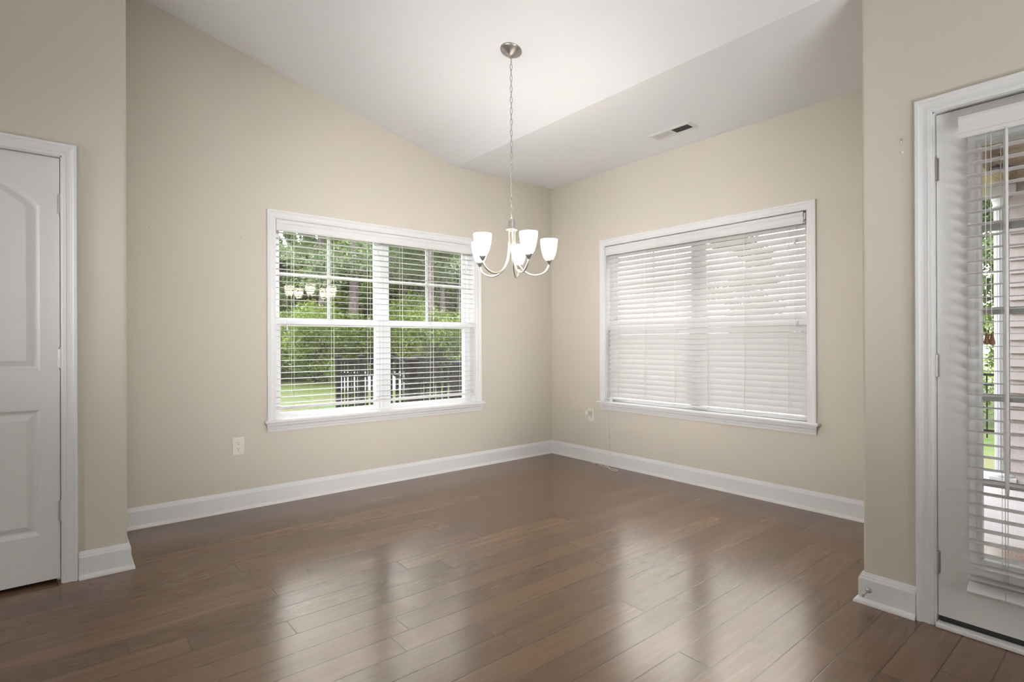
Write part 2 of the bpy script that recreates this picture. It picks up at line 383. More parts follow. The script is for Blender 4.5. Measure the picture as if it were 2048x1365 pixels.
# ---------------------------------------------------------------- casings
CPROF = [(0, 0), (0, 0.009), (0.004, 0.011), (0.012, 0.0115), (0.0135, 0.0135), (0.020, 0.012), (0.030, 0.0115), (0.040, 0.0145), (0.043, 0.0165), (0.0445, 0.0185), (0.054, 0.0195), (0.057, 0.0185), (0.058, 0.016), (0.058, 0)]
# fn maps (u, z, t) with t toward the room
def WL(u, z, t): return (u, -t, z)
def WRt(u, z, t): return (-t, u, z)

def window(name, fn, u0, u1, label, n):
    """u0<u1 opening; fn(u,z,t): t positive into the room, negative outward. Built inside an opening z .576-2.046"""
    zs, zt = 0.595, 2.046
    um = (u0 + u1) / 2
    c = fn(um, 0.576, 0)
    root = empty(name, c, label, 'window', kind='structure')
    sgn = 1 if fn is WL else -1
    B = lambda m, a, b: m.box(a, b, fn)
    # casing: travel so the outside lies on the left
    path = [(u0, zs), (u0, zt - 0.004), (u1, zt - 0.004), (u1, zs)]
    MB().sweep(path, CPROF, fn).obj('casing', TRIM, root)
    m = MB(); m.bevbox((u0 - 0.080, 0.575, -0.004), (u1 + 0.080, zs, 0.048), 0.006, fn); m.box((u0, 0.577, -0.085), (u1, zs - 0.001, -0.003), fn); m.obj('stool', TRIM, root)
    # apron with mitred returns: cove profile
    ap = [(-0.0, 0.0), (0.0, 0.012), (0.006, 0.014), (0.016, 0.016), (0.020, 0.020), (0.034, 0.024), (0.048, 0.034), (0.062, 0.036), (0.062, 0)]
    m = MB(); k = len(ap); vs = []
    for (u, s) in ((u0 - 0.056, 1), (u1 + 0.056, -1)):
        vs += [fn(u - s * (t - 0.012) * 0.5, 0.513 + h, t) for (h, t) in ap]
    m.add(vs, [(i, (i + 1) % k, k + (i + 1) % k, k + i) for i in range(k)] + [tuple(range(k)), tuple(range(2 * k - 1, k - 1, -1))])
    m.obj('apron', TRIM, root)
    m = MB(); B(m, (u0, zs, -0.085), (u0 + 0.006, zt, 0.0)); B(m, (u1 - 0.006, zs, -0.085), (u1, zt, 0.0)); B(m, (u0, zt - 0.006, -0.085), (u1, zt, 0.0)); m.obj('jamb', TRIM, root)
    # vinyl frame with centre mullion
    f = MB(); a, b = u0 + 0.002, u1 - 0.002
    B(f, (a, zs + .0098, -0.155), (a + 0.030, zt - .0298, -0.083)); B(f, (b - 0.030, zs + .0098, -0.155), (b, zt - .0298, -0.083))
    B(f, (a, zt - 0.030, -0.155), (b, zt, -0.083)); B(f, (a, zs - 0.018, -0.155), (b, zs + 0.010, -0.083))
    B(f, (um - 0.036, zs, -0.155), (um + 0.036, zt, -0.080)); B(f, (um - 0.006, zs, -0.082), (um + 0.006, zt, -0.076))
    f.obj('vinyl_frame', VINYL, root)
    for (sa, sb) in ((a + 0.028, um - 0.034), (um + 0.034, b - 0.028)):
        for upper in (True, False):
            s = MB(); st = 0.033
            if upper: z0, z1, t0, t1, bt, tp = 1.298, 2.018, -0.142, -0.116, 0.032, 0.032
            else: z0, z1, t0, t1, bt, tp = 0.602, 1.322, -0.114, -0.088, 0.030, 0.050
            s.bevbox((sa, z0, t0), (sa + st, z1, t1), 0.003, fn); s.bevbox((sb - st, z0, t0), (sb, z1, t1), 0.003, fn)
            s.bevbox((sa + .006, z0 + .0008, t0 + .001), (sb - .006, z0 + bt, t1 - .001), 0.003, fn); s.bevbox((sa + .006, z1 - tp, t0 + .001), (sb - .006, z1 - .0008, t1 - .001), 0.003, fn)
            if not upper:   # finger lift lip and tilt latch
                s.box((sa + .02, z1 - 0.012, t1), (sb - .02, z1 - 0.004, t1 + 0.006), fn)
                s.box(((sa + sb) / 2 - .03, z1, t0), ((sa + sb) / 2 + .03, z1 + 0.010, t1), fn)
            so = s.obj('sash', VINYL, root)
            tm = (t0 + t1) / 2
            q = [fn(sa + st - .004, z0 + bt - .004, tm), fn(sb - st + .004, z0 + bt - .004, tm), fn(sb - st + .004, z1 - tp + .004, tm), fn(sa + st - .004, z1 - tp + .004, tm)]
            nrm = (Vector(q[1]) - Vector(q[0])).cross(Vector(q[2]) - Vector(q[0]))
            room = Vector(fn(0, 0, 1)) - Vector(fn(0, 0, 0))
            g = MB().add(q, [(0, 1, 2, 3) if nrm.dot(room) > 0 else (3, 2, 1, 0)]); g.obj('pane', GLASS, so, recalc=False)
            if upper:
                mu = MB(); uc = (sa + sb) / 2; zc = 1.662
                mu.box((uc - 0.011, z0 + bt, tm - 0.006), (uc + 0.011, z1 - tp, tm - 0.001), fn); mu.box((sa + st, zc - 0.011, tm - 0.0065), (sb - st, zc + 0.011, tm - 0.0015), fn)
                mu.obj('muntin', VINYL, so)
        sc = MB(); sc.box((sa + .004, 0.606, -0.152), (sa + .022, 1.31, -0.146), fn); sc.box((sb - .022, 0.606, -0.152), (sb - .004, 1.31, -0.146), fn)
        sc.box((sa + .004, 0.606, -0.152), (sb - .004, 0.624, -0.146), fn); sc.box((sa + .004, 1.292, -0.152), (sb - .004, 1.31, -0.146), fn)
        so = sc.obj('insect_screen', VINYL, root)
        q = [fn(sa + .02, 0.62, -0.149), fn(sb - .02, 0.62, -0.149), fn(sb - .02, 1.295, -0.149), fn(sa + .02, 1.295, -0.149)]
        MB().add(q, [(0, 1, 2, 3)]).obj('screen_mesh', SCREEN, so, recalc=False)
    return root
window('window_1', WL, WO[0], WO[1], 'twin white double-hung window with open blinds and trees outside', 1)
window('window_2', WRt, WR[0], WR[1], 'twin white double-hung window covered by closed white blinds', 2)

# ---------------------------------------------------------------- blinds
VPROF = [(0, 0), (0.006, 0), (0.011, 0.006), (0.012, 0.014), (0.009, 0.020), (0.009, 0.052), (0.013, 0.060), (0.013, 0.070), (0.010, 0.081), (0.0, 0.085)]
def blind(name, fn, u0, u1, zv, z_first, z_last, pitch, tilt, tc, label, ladders, rail_z, rail_tilt=0.0, vend=(0, 0), val_t=0.0, cords=(), mat_s=None, wand=None, vspan=None, head=True, tass=None, pulls=()):
    c = fn((u0 + u1) / 2, rail_z, tc)
    root = empty(name, c, label, 'window blind')
    mat_s = mat_s or SLAT
    va, vb = vspan if vspan else (u0 - 0.003 + vend[0], u1 + 0.003 - vend[1])
    m = MB(); k = len(VPROF); vs = []
    for u in (va, vb): vs += [fn(u, zv + h, val_t + t) for (t, h) in VPROF]
    m.add(vs, [(i, (i + 1) % k, k + (i + 1) % k, k + i) for i in range(k)] + [tuple(range(k)), tuple(range(2 * k - 1, k - 1, -1))])
    m.obj('valance', VALM, root)
    MB().box((u0 + .004, zv + 0.030, tc - 0.024), (u1 - .004, zv + 0.072, val_t - 0.001), fn).obj('headrail', VALM, root)
    # slats: slightly crowned 50 mm slats, 3 mm thick
    m = MB(); n = int(round((z_first - z_last) / pitch)) + 1; hw = 0.0248
    for i in range(n):
        z = z_last + i * pitch
        # tilt > 0 : room edge lower than outer edge
        ct, st = math.cos(tilt), math.sin(tilt); pr = []
        for (x, y) in ((-hw, -.0009), (-hw * .5, -.0002), (0, 0.0001), (hw * .5, -.0002), (hw, -.0009), (hw, .0009), (hw * .5, .0018), (0, 0.0021), (-hw * .5, .0018), (-hw, .0009)):
            pr.append((x * ct + y * st, -x * st + y * ct))     # (toward room, up)
        vs = []
        j = random.uniform(-.0006, .0006)
        for u in (u0, u1): vs += [fn(u, z + h + j, tc + t) for (t, h) in pr]
        q = len(pr)
        m.add(vs, [(a, (a + 1) % q, q + (a + 1) % q, q + a) for a in range(q)] + [tuple(range(q)), tuple(range(2 * q - 1, q - 1, -1))])
    m.obj('slats', mat_s, root)
    ct, st = math.cos(rail_tilt), math.sin(rail_tilt)
    rf = lambda u, z, t: fn(u, rail_z + (z * ct - t * st), tc + (t * ct + z * st))
    m = MB().bevbox((u0, -0.009, -0.025), (u1, 0.009, 0.025), 0.004, rf)
    m.obj('bottom_rail', VALM, root)
    for lu in ladders:
        m = MB()
        for t in (tc + 0.0265, tc - 0.0265):
            m.tube([fn(lu, zv + 0.03, t), fn(lu, rail_z - 0.008, t)], 0.0011, 5)
        m.tube([fn(lu + 0.012, zv + 0.03, tc), fn(lu + 0.012, rail_z, tc)], 0.0009, 5)
        m.obj('ladder_cord', CORD, root)
    for (cu, cz, ct_) in cords:
        m = MB(); m.tube([fn(cu, zv + 0.02, ct_), fn(cu + 0.002, (zv + cz) / 2, ct_ + .002), fn(cu, cz + 0.02, ct_)], 0.0011, 5)
        lc = m.obj('lift_cord', CORD, root)
        p = fn(cu, cz, ct_)
        MB().lathe(p, [(0.002, 0.024), (0.004, 0.022), (0.0055, 0.010), (0.0085, -0.004), (0.0095, -0.014), (0.008, -0.018), (0.003, -0.019)], 14).obj('tassel', tass or VALM, lc)
    if wand:
        wu, wt, z0, z1 = wand
        MB().tube([fn(wu, z1, wt), fn(wu, z1 - .03, wt), fn(wu + .001, z0 + .02, wt), fn(wu + .001, z0, wt)], [0.0025, 0.0052, 0.0052, 0.0035], 8).obj('tilt_wand', VALM, root)
    return root
blind('window_blind', WL, -2.724, -0.982, 1.955, 1.937, 0.706, 0.0445, 0.0, -0.044,
      'white slatted blind with open slats before the tree view', [-2.60, -2.30, -2.0, -1.71, -1.41, -1.10], 0.672,
      cords=[(-1.066, 1.805, -0.012), (-2.650, 1.255, -0.012)], val_t=-0.004)
blind('window_blind', WRt, -2.503, -0.742, 1.951, 1.930, 0.655, 0.0445, math.radians(61.5), -0.044,
      'white slatted blind with closed slats covering the window nearest the patio door', [-2.38, -2.06, -1.76, -1.46, -1.16, -0.86], 0.619,
      cords=[(-2.428, 1.84, -0.008), (-2.431, 1.266, -0.006), (-0.833, 1.368, -0.008)], val_t=-0.004, vend=(0.016, 0))

# ---------------------------------------------------------------- panel door (left)
def hinge(m_parent, p, axis):
    m = MB(); x, y, z = p
    pr = []
    for i in range(5):
        a_, b_ = -0.045 + i * 0.018, -0.027 + i * 0.018
        pr += [(0.0060, a_ + .0002), (0.0068, a_ + .0006), (0.0068, a_ + .0011), (0.0068, b_ - .0011), (0.0068, b_ - .0006), (0.0060, b_ - .0002)]
    m.lathe((x, y, z), pr, 14)
    m.lathe((x, y, z + 0.045), [(0.0035, 0), (0.006, 0.002), (0.005, 0.007), (0.002, 0.009)], 10)
    m.lathe((x, y, z - 0.054), [(0.002, 0), (0.005, 0.002), (0.006, 0.007), (0.0035, 0.009)], 10)
    if axis == 'x': m.box((x - 0.010, y + 0.006, z - 0.045), (x + 0.008, y + 0.0095, z + 0.045))
    else: m.box((x + 0.006, y - 0.010, z - 0.045), (x + 0.0095, y + 0.008, z + 0.045))
    return m.obj('hinge', NICKELD, m_parent)
d1 = empty('door_1', (-4.295, YN, 0), 'white two-panel arched interior door', 'door', kind='structure')
FD = lambda u, z, t: (u, YN - t, z)
LX0, LX1, LZ0, LZ1 = -4.676, -3.914, 0.020, 2.036
lf = MB(); ft = -0.020                      # leaf face sits 20 mm behind the wall face
def offset_loop(pts, d):
    P = [Vector(p) for p in pts]; n = len(P); out = []
    for i in range(n):
        a = (P[i] - P[i - 1]).normalized(); b = (P[(i + 1) % n] - P[i]).normalized()
        n1 = Vector((-a.y, a.x)); n2 = Vector((-b.y, b.x)); mm = (n1 + n2).normalized(); out.append(P[i] + mm * d / max(.3, mm.dot(n1)))
    return [(p.x, p.y) for p in out]
px0, px1 = -4.604, -3.986
cz, R_ = 1.95 - 0.393, 0.393
half = (px1 - px0) / 2; xm = (px0 + px1) / 2
a0 = math.asin(half / R_)
archp = [(xm + R_ * math.sin(a0 - 2 * a0 * i / 20), cz + R_ * math.cos(a0 - 2 * a0 * i / 20)) for i in range(21)]   # right to left
upper = [(px0, 1.017), (px1, 1.017)] + archp
lower = [(px0, 0.239), (px1, 0.239), (px1, 0.833), (px0, 0.833)]
F = lambda pts, t: [FD(x, z, t) for x, z in pts]
def face(pts, t): lf.add(F(pts, t), [tuple(range(len(pts)))])
face([(LX0, LZ0), (px0, LZ0), (px0, LZ1), (LX0, LZ1)], ft); face([(px1, LZ0), (LX1, LZ0), (LX1, LZ1), (px1, LZ1)], ft)
face([(px0, LZ0), (px1, LZ0), (px1, 0.239), (px0, 0.239)], ft); face([(px0, 0.833), (px1, 0.833), (px1, 1.017), (px0, 1.017)], ft)
for i in range(20):
    (xa, za), (xb, zb) = archp[i], archp[i + 1]
    face([(xa, za), (xa, LZ1), (xb, LZ1), (xb, zb)], ft)
for loop in (upper, lower):
    rings = [(0, ft), (0.006, ft - 0.004), (0.012, ft - 0.012), (0.020, ft - 0.014), (0.026, ft - 0.013), (0.046, ft - 0.0035), (0.049, ft - 0.0025)]
    n = len(loop); vs = []
    for (o, t) in rings: vs += F(offset_loop(loop, o) if o else loop, t)
    lf.add(vs, [(i * n + k, i * n + (k + 1) % n, (i + 1) * n + (k + 1) % n, (i + 1) * n + k) for i in range(len(rings) - 1) for k in range(n)] + [tuple(range((len(rings) - 1) * n, len(rings) * n))])
# edges and back of the slab
bk = [FD(x, z, t) for t in (ft, ft - 0.035) for (x, z) in ((LX0, LZ0), (LX1, LZ0), (LX1, LZ1), (LX0, LZ1))]
lf.add(bk, [(0, 1, 5, 4), (1, 2, 6, 5), (2, 3, 7, 6), (3, 0, 4, 7), (7, 6, 5, 4)])
dl = lf.obj('door_leaf', DOORP, d1)
m = MB(); m.sweep([(D1[1] - 0.006, 0), (D1[1] - 0.006, D1[2] - 0.012), (D1[0] + 0.006, D1[2] - 0.012), (D1[0] + 0.006, 0)], [(-o, t) for o, t in CPROF][::-1], FD); m.obj('casing', TRIM, d1)
m = MB(); m.box((D1[1] - 0.011, YN - 0.001, 0), (D1[1], YN + 0.15, D1[2])); m.box((D1[0], YN - 0.001, 0), (D1[0] + 0.011, YN + 0.15, D1[2])); m.box((D1[0], YN - 0.001, D1[2] - 0.017), (D1[1], YN + 0.15, D1[2]))
m.box((LX1 - 0.012, YN + 0.058, 0), (D1[1] - .01, YN + 0.072, D1[2] - .016)); m.box((LX0, YN + 0.058, LZ1 - .012), (LX1, YN + 0.072, D1[2] - .016)); m.obj('jamb', TRIM, d1)
for z in (1.815, 1.075, 0.344): hinge(d1, (-3.9125, YN + 0.0125, z), 'x')

# ---------------------------------------------------------------- patio door (right)
d2 = empty('door_2', (XN, -3.93, 0), 'white full-glass patio door with a blind hung on it', 'door', kind='structure')
FP = lambda u, z, t: (XN - t, u, z)
LY1, LY0 = -3.475, -4.389; LB, LT = 0.036, 2.055; ft = -0.020
GY1, GY0, GB, GT = -3.612, -4.252, 0.300, 1.898
m = MB()
for (a, b, c, d) in ((LY0, GY0 - .02, LB, LT), (GY1 + .02, LY1, LB, LT), (GY0 - .02, GY1 + .02, LB, GB - .02), (GY0 - .02, GY1 + .02, GT + .02, LT)):
    m.box((a, c, ft - 0.044), (b, d, ft), FP)
m.obj('door_leaf', DOORP, d2)
m = MB(); GP = [(0, 0), (0, 0.003), (0.006, 0.007), (0.014, 0.007), (0.017, 0.0115), (0.030, 0.0125), (0.037, 0.010), (0.040, 0), (0.020, -0.03), (0.0, -0.03)]
loop = [(GY0, GB), (GY0, GT), (GY1, GT), (GY1, GB)]
m.sweep(loop, GP, lambda u, z, t: FP(u, z, t + ft), closed=True); gf = m.obj('glazing_frame', VINYL, d2)
q = [FP(GY0, GB, ft - .02), FP(GY1, GB, ft - .02), FP(GY1, GT, ft - .02), FP(GY0, GT, ft - .02)]
nr = (Vector(q[1]) - Vector(q[0])).cross(Vector(q[2]) - Vector(q[0]))
MB().add(q, [(0, 1, 2, 3) if nr.x < 0 else (3, 2, 1, 0)]).obj('pane', GLASS, gf, recalc=False)
m = MB()
for z in (1.578, 1.257, 0.924, 0.594): m.box((GY0, z - 0.014, ft - .030), (GY1, z + 0.014, ft - .024), FP)
for y in (-3.826, -4.039): m.box((y - 0.014, GB, ft - .0305), (y + .014, GT, ft - .0245), FP)
m.obj('muntin', VINYL, gf)
m = MB(); m.sweep([(D2[1] - 0.006, 0), (D2[1] - 0.006, D2[2] - 0.012), (D2[0] + 0.006, D2[2] - 0.012), (D2[0] + 0.006, 0)], [(-o, t) for o, t in CPROF][::-1], FP); m.obj('casing', TRIM, d2)
m = MB(); m.box((XN - .001, D2[1] - 0.011, 0), (XN + 0.15, D2[1], D2[2])); m.box((XN - .001, D2[0], 0), (XN + .15, D2[0] + 0.011, D2[2])); m.box((XN - .001, D2[0], D2[2] - 0.017), (XN + .15, D2[1], D2[2]))
m.box((XN + .066, LY1 - .012, 0.02), (XN + .08, D2[1] - .01, D2[2] - .016)); m.obj('jamb', TRIM, d2)
m = MB(); m.bevbox((XN - 0.026, D2[0] + .012, 0), (XN + .012, D2[1] - .012, 0.019), 0.005); m.box((XN + .012, D2[0] + .012, 0), (XN + .16, D2[1] - .012, 0.014)); m.obj('threshold', TRIM, d2)
MB().box((XN + .022, LY0 + .005, 0.0145), (XN + .060, LY1 - .005, 0.036)).obj('door_sweep', RUBBER, d2)
for z in (1.835, 1.043, 0.251): hinge(d2, (XN + 0.0115, -3.4735, z), 'y')
blind('window_blind', FP, -4.29, -3.577, 1.917, 1.865, 0.238, 0.0465, 0.0, 0.024,
      'white slatted blind with open slats hung on the patio door', [-3.688, -3.93, -4.18], 0.196, rail_tilt=math.radians(35),
      cords=[(-3.640, 1.148, 0.058), (-3.655, 1.146, 0.060)], val_t=0.053, vspan=(-4.31, -3.561), tass=WOODT, wand=(-3.697, 0.060, 0.575, 1.93))

# ---------------------------------------------------------------- chandelier
CX, CY = -1.842, -1.584
ch = empty('chandelier', (CX, CY, 1.545), 'brushed nickel five-light chandelier with frosted bell shades', 'chandelier')
zc = ceilz(CX)
mt = Matrix.Rotation(math.atan(SLP), 3, 'Y')
MB().lathe((CX, CY, zc), [(0.064, 0.004), (0.066, -0.002), (0.064, -0.007), (0.058, -0.012), (0.040, -0.024), (0.022, -0.034), (0.014, -0.038), (0.006, -0.040)], 32, mt).obj('canopy', NICKELD, ch)
m = MB(); zt, zb = zc - 0.040, 1.884
m.ring((CX, CY, zt - .004), 0.009, 0.0016, mtx=Matrix.Rotation(-YAW, 3, 'Z'))
nl = 29; pitch = (zt - .012 - zb) / nl
for i in range(nl):
    z = zt - .012 - (i + .5) * pitch
    m.ring((CX, CY, z), 0.0073, 0.0015, n=14, k=5, sz=(pitch * .5 + 0.0030) / 0.0073, mtx=Matrix.Rotation(-YAW + (0.25 if i % 2 else PI / 2 + 0.25), 3, 'Z'))
m.obj('chain', NICKELD, ch)
m = MB(); pts = []
for i in range(60):
    z = zt + (zb - zt) * i / 59; pts.append((CX + 0.0035 * math.sin(i * 1.15), CY + 0.0035 * math.cos(i * 1.15), z))
m.tube(pts, 0.0008, 5); m.obj('supply_cord', NICKELD, ch)
m = MB(); m.lathe((CX, CY, 1.814), [(0.012, -0.006), (0.030, -0.005), (0.034, 0.0), (0.030, 0.006), (0.024, 0.010), (0.0215, 0.022), (0.020, 0.050), (0.017, 0.058), (0.011, 0.065), (0.005, 0.067)], 24)
m.ring((CX, CY, 1.884), 0.006, 0.0016); m.obj('hub', NICKEL, ch)
RA = 0.225
for k in range(5):
    th = math.radians(6.6 + 72 * k) - YAW
    dx, dy = math.cos(th), math.sin(th)
    P = lambda r_, z: (CX + dx * r_, CY + dy * r_, z)
    ctrl = [(0.020, 1.812), (0.020, 1.74), (0.021, 1.69), (0.028, 1.645), (0.045, 1.603), (0.070, 1.572), (0.100, 1.553), (0.130, 1.546), (0.160, 1.549), (0.188, 1.560), (0.208, 1.577), (0.220, 1.597), (0.2245, 1.615)]
    # smooth the control polyline
    pts = []
    for i in range(len(ctrl) - 1):
        p0 = ctrl[max(i - 1, 0)]; p1 = ctrl[i]; p2 = ctrl[i + 1]; p3 = ctrl[min(i + 2, len(ctrl) - 1)]
        for s in range(4):
            t = s / 4
            cr = [0.5 * (2 * p1[j] + (p2[j] - p0[j]) * t + (2 * p0[j] - 5 * p1[j] + 4 * p2[j] - p3[j]) * t * t + (-p0[j] + 3 * p1[j] - 3 * p2[j] + p3[j]) * t ** 3) for j in (0, 1)]
            pts.append(P(*cr))
    pts.append(P(*ctrl[-1]))
    arm = MB().tube(pts, 0.0056, 10).obj('arm', NICKEL, ch)
    c = P(RA, 1.610)
    MB().lathe(c, [(0.006, -0.002), (0.008, 0.002), (0.013, 0.010), (0.019, 0.020), (0.0215, 0.027), (0.0205, 0.030), (0.010, 0.030)], 20).obj('shade_cup', NICKELD, arm)
    out = [(0.019, 0.028), (0.026, 0.034), (0.033, 0.048), (0.040, 0.070), (0.0455, 0.095), (0.0495, 0.122), (0.0515, 0.150)]
    sh = MB(); n_ = 32
    fine = []
    for i in range(len(out) - 1):
        for q in range(3): fine.append(tuple(out[i][j] + (out[i + 1][j] - out[i][j]) * q / 3 for j in (0, 1)))
    fine.append(out[-1])
    sh.add([(c[0] + r_ * math.cos(2 * PI * j / n_), c[1] + r_ * math.sin(2 * PI * j / n_), c[2] + z) for r_, z in fine for j in range(n_)],
           [(i * n_ + j, i * n_ + (j + 1) % n_, (i + 1) * n_ + (j + 1) % n_, (i + 1) * n_ + j) for i in range(len(fine) - 1) for j in range(n_)], True)
    sh.ring((c[0], c[1], c[2] + 0.150), 0.0513, 0.0014, n=32, k=8, mtx=Matrix.Rotation(PI / 2, 3, 'X'))
    sh.obj('lamp_shade', SHADE, arm)
    MB().lathe(c, [(0.010, 0.062), (0.013, 0.070), (0.0190, 0.084), (0.0215, 0.100), (0.0195, 0.114), (0.012, 0.125), (0.004, 0.129)], 16).obj('bulb', BULB, arm)
    MB().lathe(c, [(0.011, 0.026), (0.011, 0.060), (0.009, 0.063)], 16).obj('socket', IVORY, arm)

# ---------------------------------------------------------------- ceiling register
vz = ceilz(-0.348)
vt = empty('ceiling_vent', (-0.348, -1.697, vz), 'white metal air vent in the flat strip of ceiling', 'vent')
m = MB(); m.sweep([(-0.392, -1.845), (-0.304, -1.845), (-0.304, -1.549), (-0.392, -1.549)][::-1], [(0, 0.0), (0.0, -0.005), (0.004, -0.007), (0.024, -0.004), (0.028, 0.001)], lambda x, y, z: (x, y, vz + z), closed=True)
m.box((-0.392, -1.705, vz - .006), (-0.304, -1.691, vz)); m.obj('vent_frame', TRIM, vt)
MB().box((-0.393, -1.846, vz - .0015), (-0.303, -1.548, vz - .0008)).obj('vent_duct', DUCT, vt)
m = MB()
for side, (a, b, s) in enumerate(((-1.845, -1.705, -1), (-1.691, -1.549, 1))):
    for i in range(10):
        y = a + (b - a) * (i + .5) / 10
        vs = [(x, y + s * dy_ + e, vz + dz) for x in (-0.392, -0.304) for (dy_, dz, e) in ((-.0038, -.0012, -.0005), (.0038, -.0065, -.0005), (.0038, -.0065, .0005), (-.0038, -.0012, .0005))]
        m.add(vs, [(0, 1, 5, 4), (1, 2, 6, 5), (2, 3, 7, 6), (3, 0, 4, 7), (0, 3, 2, 1), (4, 5, 6, 7)])
m.obj('louvers', TRIM, vt)

# ---------------------------------------------------------------- outlets, adapter, cords
def outlet(name, fn, u, z, label):
    root = empty(name, fn(u, z, 0), label, 'electrical outlet')
    m = MB().bevbox((u - 0.0365, z - 0.0595, -0.001), (u + 0.0365, z + 0.0595, 0.0055), 0.0025, fn); m.obj('cover_plate', IVORY, root)
    for dz in (0.0205, -0.0205):
        rc = MB(); pts = []
        for i in range(20):
            a = 2 * PI * i / 20; pts.append((u + 0.0165 * math.cos(a), max(-.0125, min(.0125, 0.0172 * math.sin(a))) + z + dz))
        rc.poly(pts, 0.005, 0.0068, lambda x, y, h: fn(x, y, h)); ro = rc.obj('receptacle', IVORY, root)
        s = MB(); s.box((u - 0.0072, z + dz - .001, .0066), (u - 0.0052, z + dz + .008, .0071), fn); s.box((u + 0.0052, z + dz, .0066), (u + 0.0072, z + dz + .0075, .0071), fn)
        s.poly([(u + 0.0027 * math.cos(2 * PI * i / 10), z + dz - .0075 + 0.0027 * math.sin(2 * PI * i / 10)) for i in range(10)], .0066, .0071, lambda x, y, h: fn(x, y, h)); s.obj('slots', DARK, ro)
    sc = MB().poly([(u + 0.003 * math.cos(2 * PI * i / 10), z + 0.003 * math.sin(2 * PI * i / 10)) for i in range(10)], .005, .0063, lambda x, y, h: fn(x, y, h)); sc.obj('screw', IVORY, root)
    return root
outlet('electrical_outlet', WL, -2.980, 0.438, 'ivory duplex outlet low on the wall left of the open-blind window')
outlet('electrical_outlet', WRt, -0.549, 0.447, 'ivory outlet with a plug in it below the closed-blind window')
ad = empty('power_adapter', (0, -0.549, 0.468), 'small ivory power adapter plugged into the right wall outlet', 'power adapter')
m = MB(); m.bevbox((-0.070, -0.568, 0.450), (-0.0072, -0.530, 0.488), 0.005); m.obj('adapter_body', IVORY, ad)
def smooth(pts, n=6):
    out = []
    for i in range(len(pts) - 1):
        p0, p1, p2, p3 = [Vector(pts[max(0, min(len(pts) - 1, i + k))]) for k in (-1, 0, 1, 2)]
        for s in range(n):
            t = s / n; out.append(0.5 * (2 * p1 + (p2 - p0) * t + (2 * p0 - 5 * p1 + 4 * p2 - p3) * t * t + (-p0 + 3 * p1 - 3 * p2 + p3) * t ** 3))
    out.append(Vector(pts[-1])); return out
MB().tube(smooth([(-0.066, -0.536, 0.452), (-0.066, -0.535, 0.42), (-0.058, -0.540, 0.30), (-0.050, -0.546, 0.20), (-0.045, -0.552, 0.10), (-0.044, -0.57, 0.02), (-0.047, -0.60, 0.002), (-0.052, -0.64, 0.002)]), 0.0013, 6).obj('cord', CORD, ad)
sd = empty('sill_sensor', (-0.02, -0.785, 0.595), 'small white sensor box on the sill of the closed-blind window', 'sensor')
m = MB(); m.bevbox((-0.044, -0.822, 0.595), (-0.012, -0.748, 0.617), 0.003); m.obj('sensor_body', VALM, sd)
m = MB(); m.box((-0.0445, -0.815, 0.6105), (-0.040, -0.755, 0.6135)); m.obj('slot', DARK, sd)
MB().tube(smooth([(-0.030, -0.750, 0.603), (-0.045, -0.728, 0.602), (-0.056, -0.720, 0.585), (-0.050, -0.722, 0.54), (-0.020, -0.742, 0.50), (-0.012, -0.752, 0.42), (-0.012, -0.764, 0.32), (-0.010, -0.772, 0.22), (-0.020, -0.775, 0.12), (-0.038, -0.772, 0.03), (-0.050, -0.765, 0.003), (-0.062, -0.80, 0.003), (-0.110, -0.86, 0.003), (-0.150, -0.92, 0.003), (-0.140, -0.965, 0.003), (-0.105, -0.945, 0.003), (-0.110, -0.88, 0.006), (-0.085, -0.79, 0.003), (-0.062, -0.71, 0.003), (-0.045, -0.665, 0.012), (-0.050, -0.64, 0.004), (-0.060, -0.62, 0.003)], 7), 0.0017, 6).obj('cord', CORD, sd)

# door stop
ds = empty('door_stop', (XN - 0.0145, -3.241, 0.062), 'small metal door stop screwed into the baseboard by the patio door', 'door stop')
RX = Matrix.Rotation(-PI / 2, 3, 'Y')
MB().lathe((XN - 0.0145, -3.241, 0.062), [(0.0115, 0), (0.0115, 0.003), (0.0105, 0.006), (0.006, 0.009), (0.0036, 0.012), (0.0032, 0.071), (0.003, 0.072)], 16, RX).obj('rod', NICKELD, ds)
MB().lathe((XN - 0.0145, -3.241, 0.062), [(0.004, 0.070), (0.0055, 0.071), (0.0055, 0.078), (0.0045, 0.080), (0.001, 0.081)], 14, RX).obj('stop_tip', NICKELD, ds)
# picture nails and hooks left in the walls
def nail(p, fn_ax, label, g=None):
    RXm = Matrix.Rotation(PI / 2, 3, 'X') if fn_ax == 'y' else RX
    o = MB().lathe(p, [(0.0012, -0.004), (0.0012, 0.008), (0.0035, 0.0082), (0.0035, 0.0098), (0.001, 0.010)], 10, RXm).obj('picture_nail', NICKELD, off=p)
    tag(o, label, 'nail')
nail((-3.491, 0, 1.875), 'y', 'tiny dark nail in the beige wall nearest the panel door')
nail((-2.962, 0, 1.877), 'y', 'tiny nail in the beige wall just left of the open-blind window')
m = MB(); m.tube(smooth([(XN + .002, -3.364, 1.992), (XN - .004, -3.364, 1.988), (XN - .006, -3.364, 1.975), (XN - .010, -3.364, 1.970), (XN - .014, -3.364, 1.976)]), 0.0014, 6)
tag(m.obj('wall_hook', NICKEL, off=(XN, -3.364, 1.98)), 'tiny metal picture hook high on the wall left of the patio door', 'hook')
m = MB(); m.lathe((XN, -3.364, 1.932), [(0.005, -0.002), (0.005, 0.003), (0.003, 0.005), (0.001, 0.006)], 10, RX)
tag(m.obj('wall_anchor', IVORY, off=(XN, -3.364, 1.932)), 'small white screw anchor just below the tiny hook left of the patio door', 'anchor')

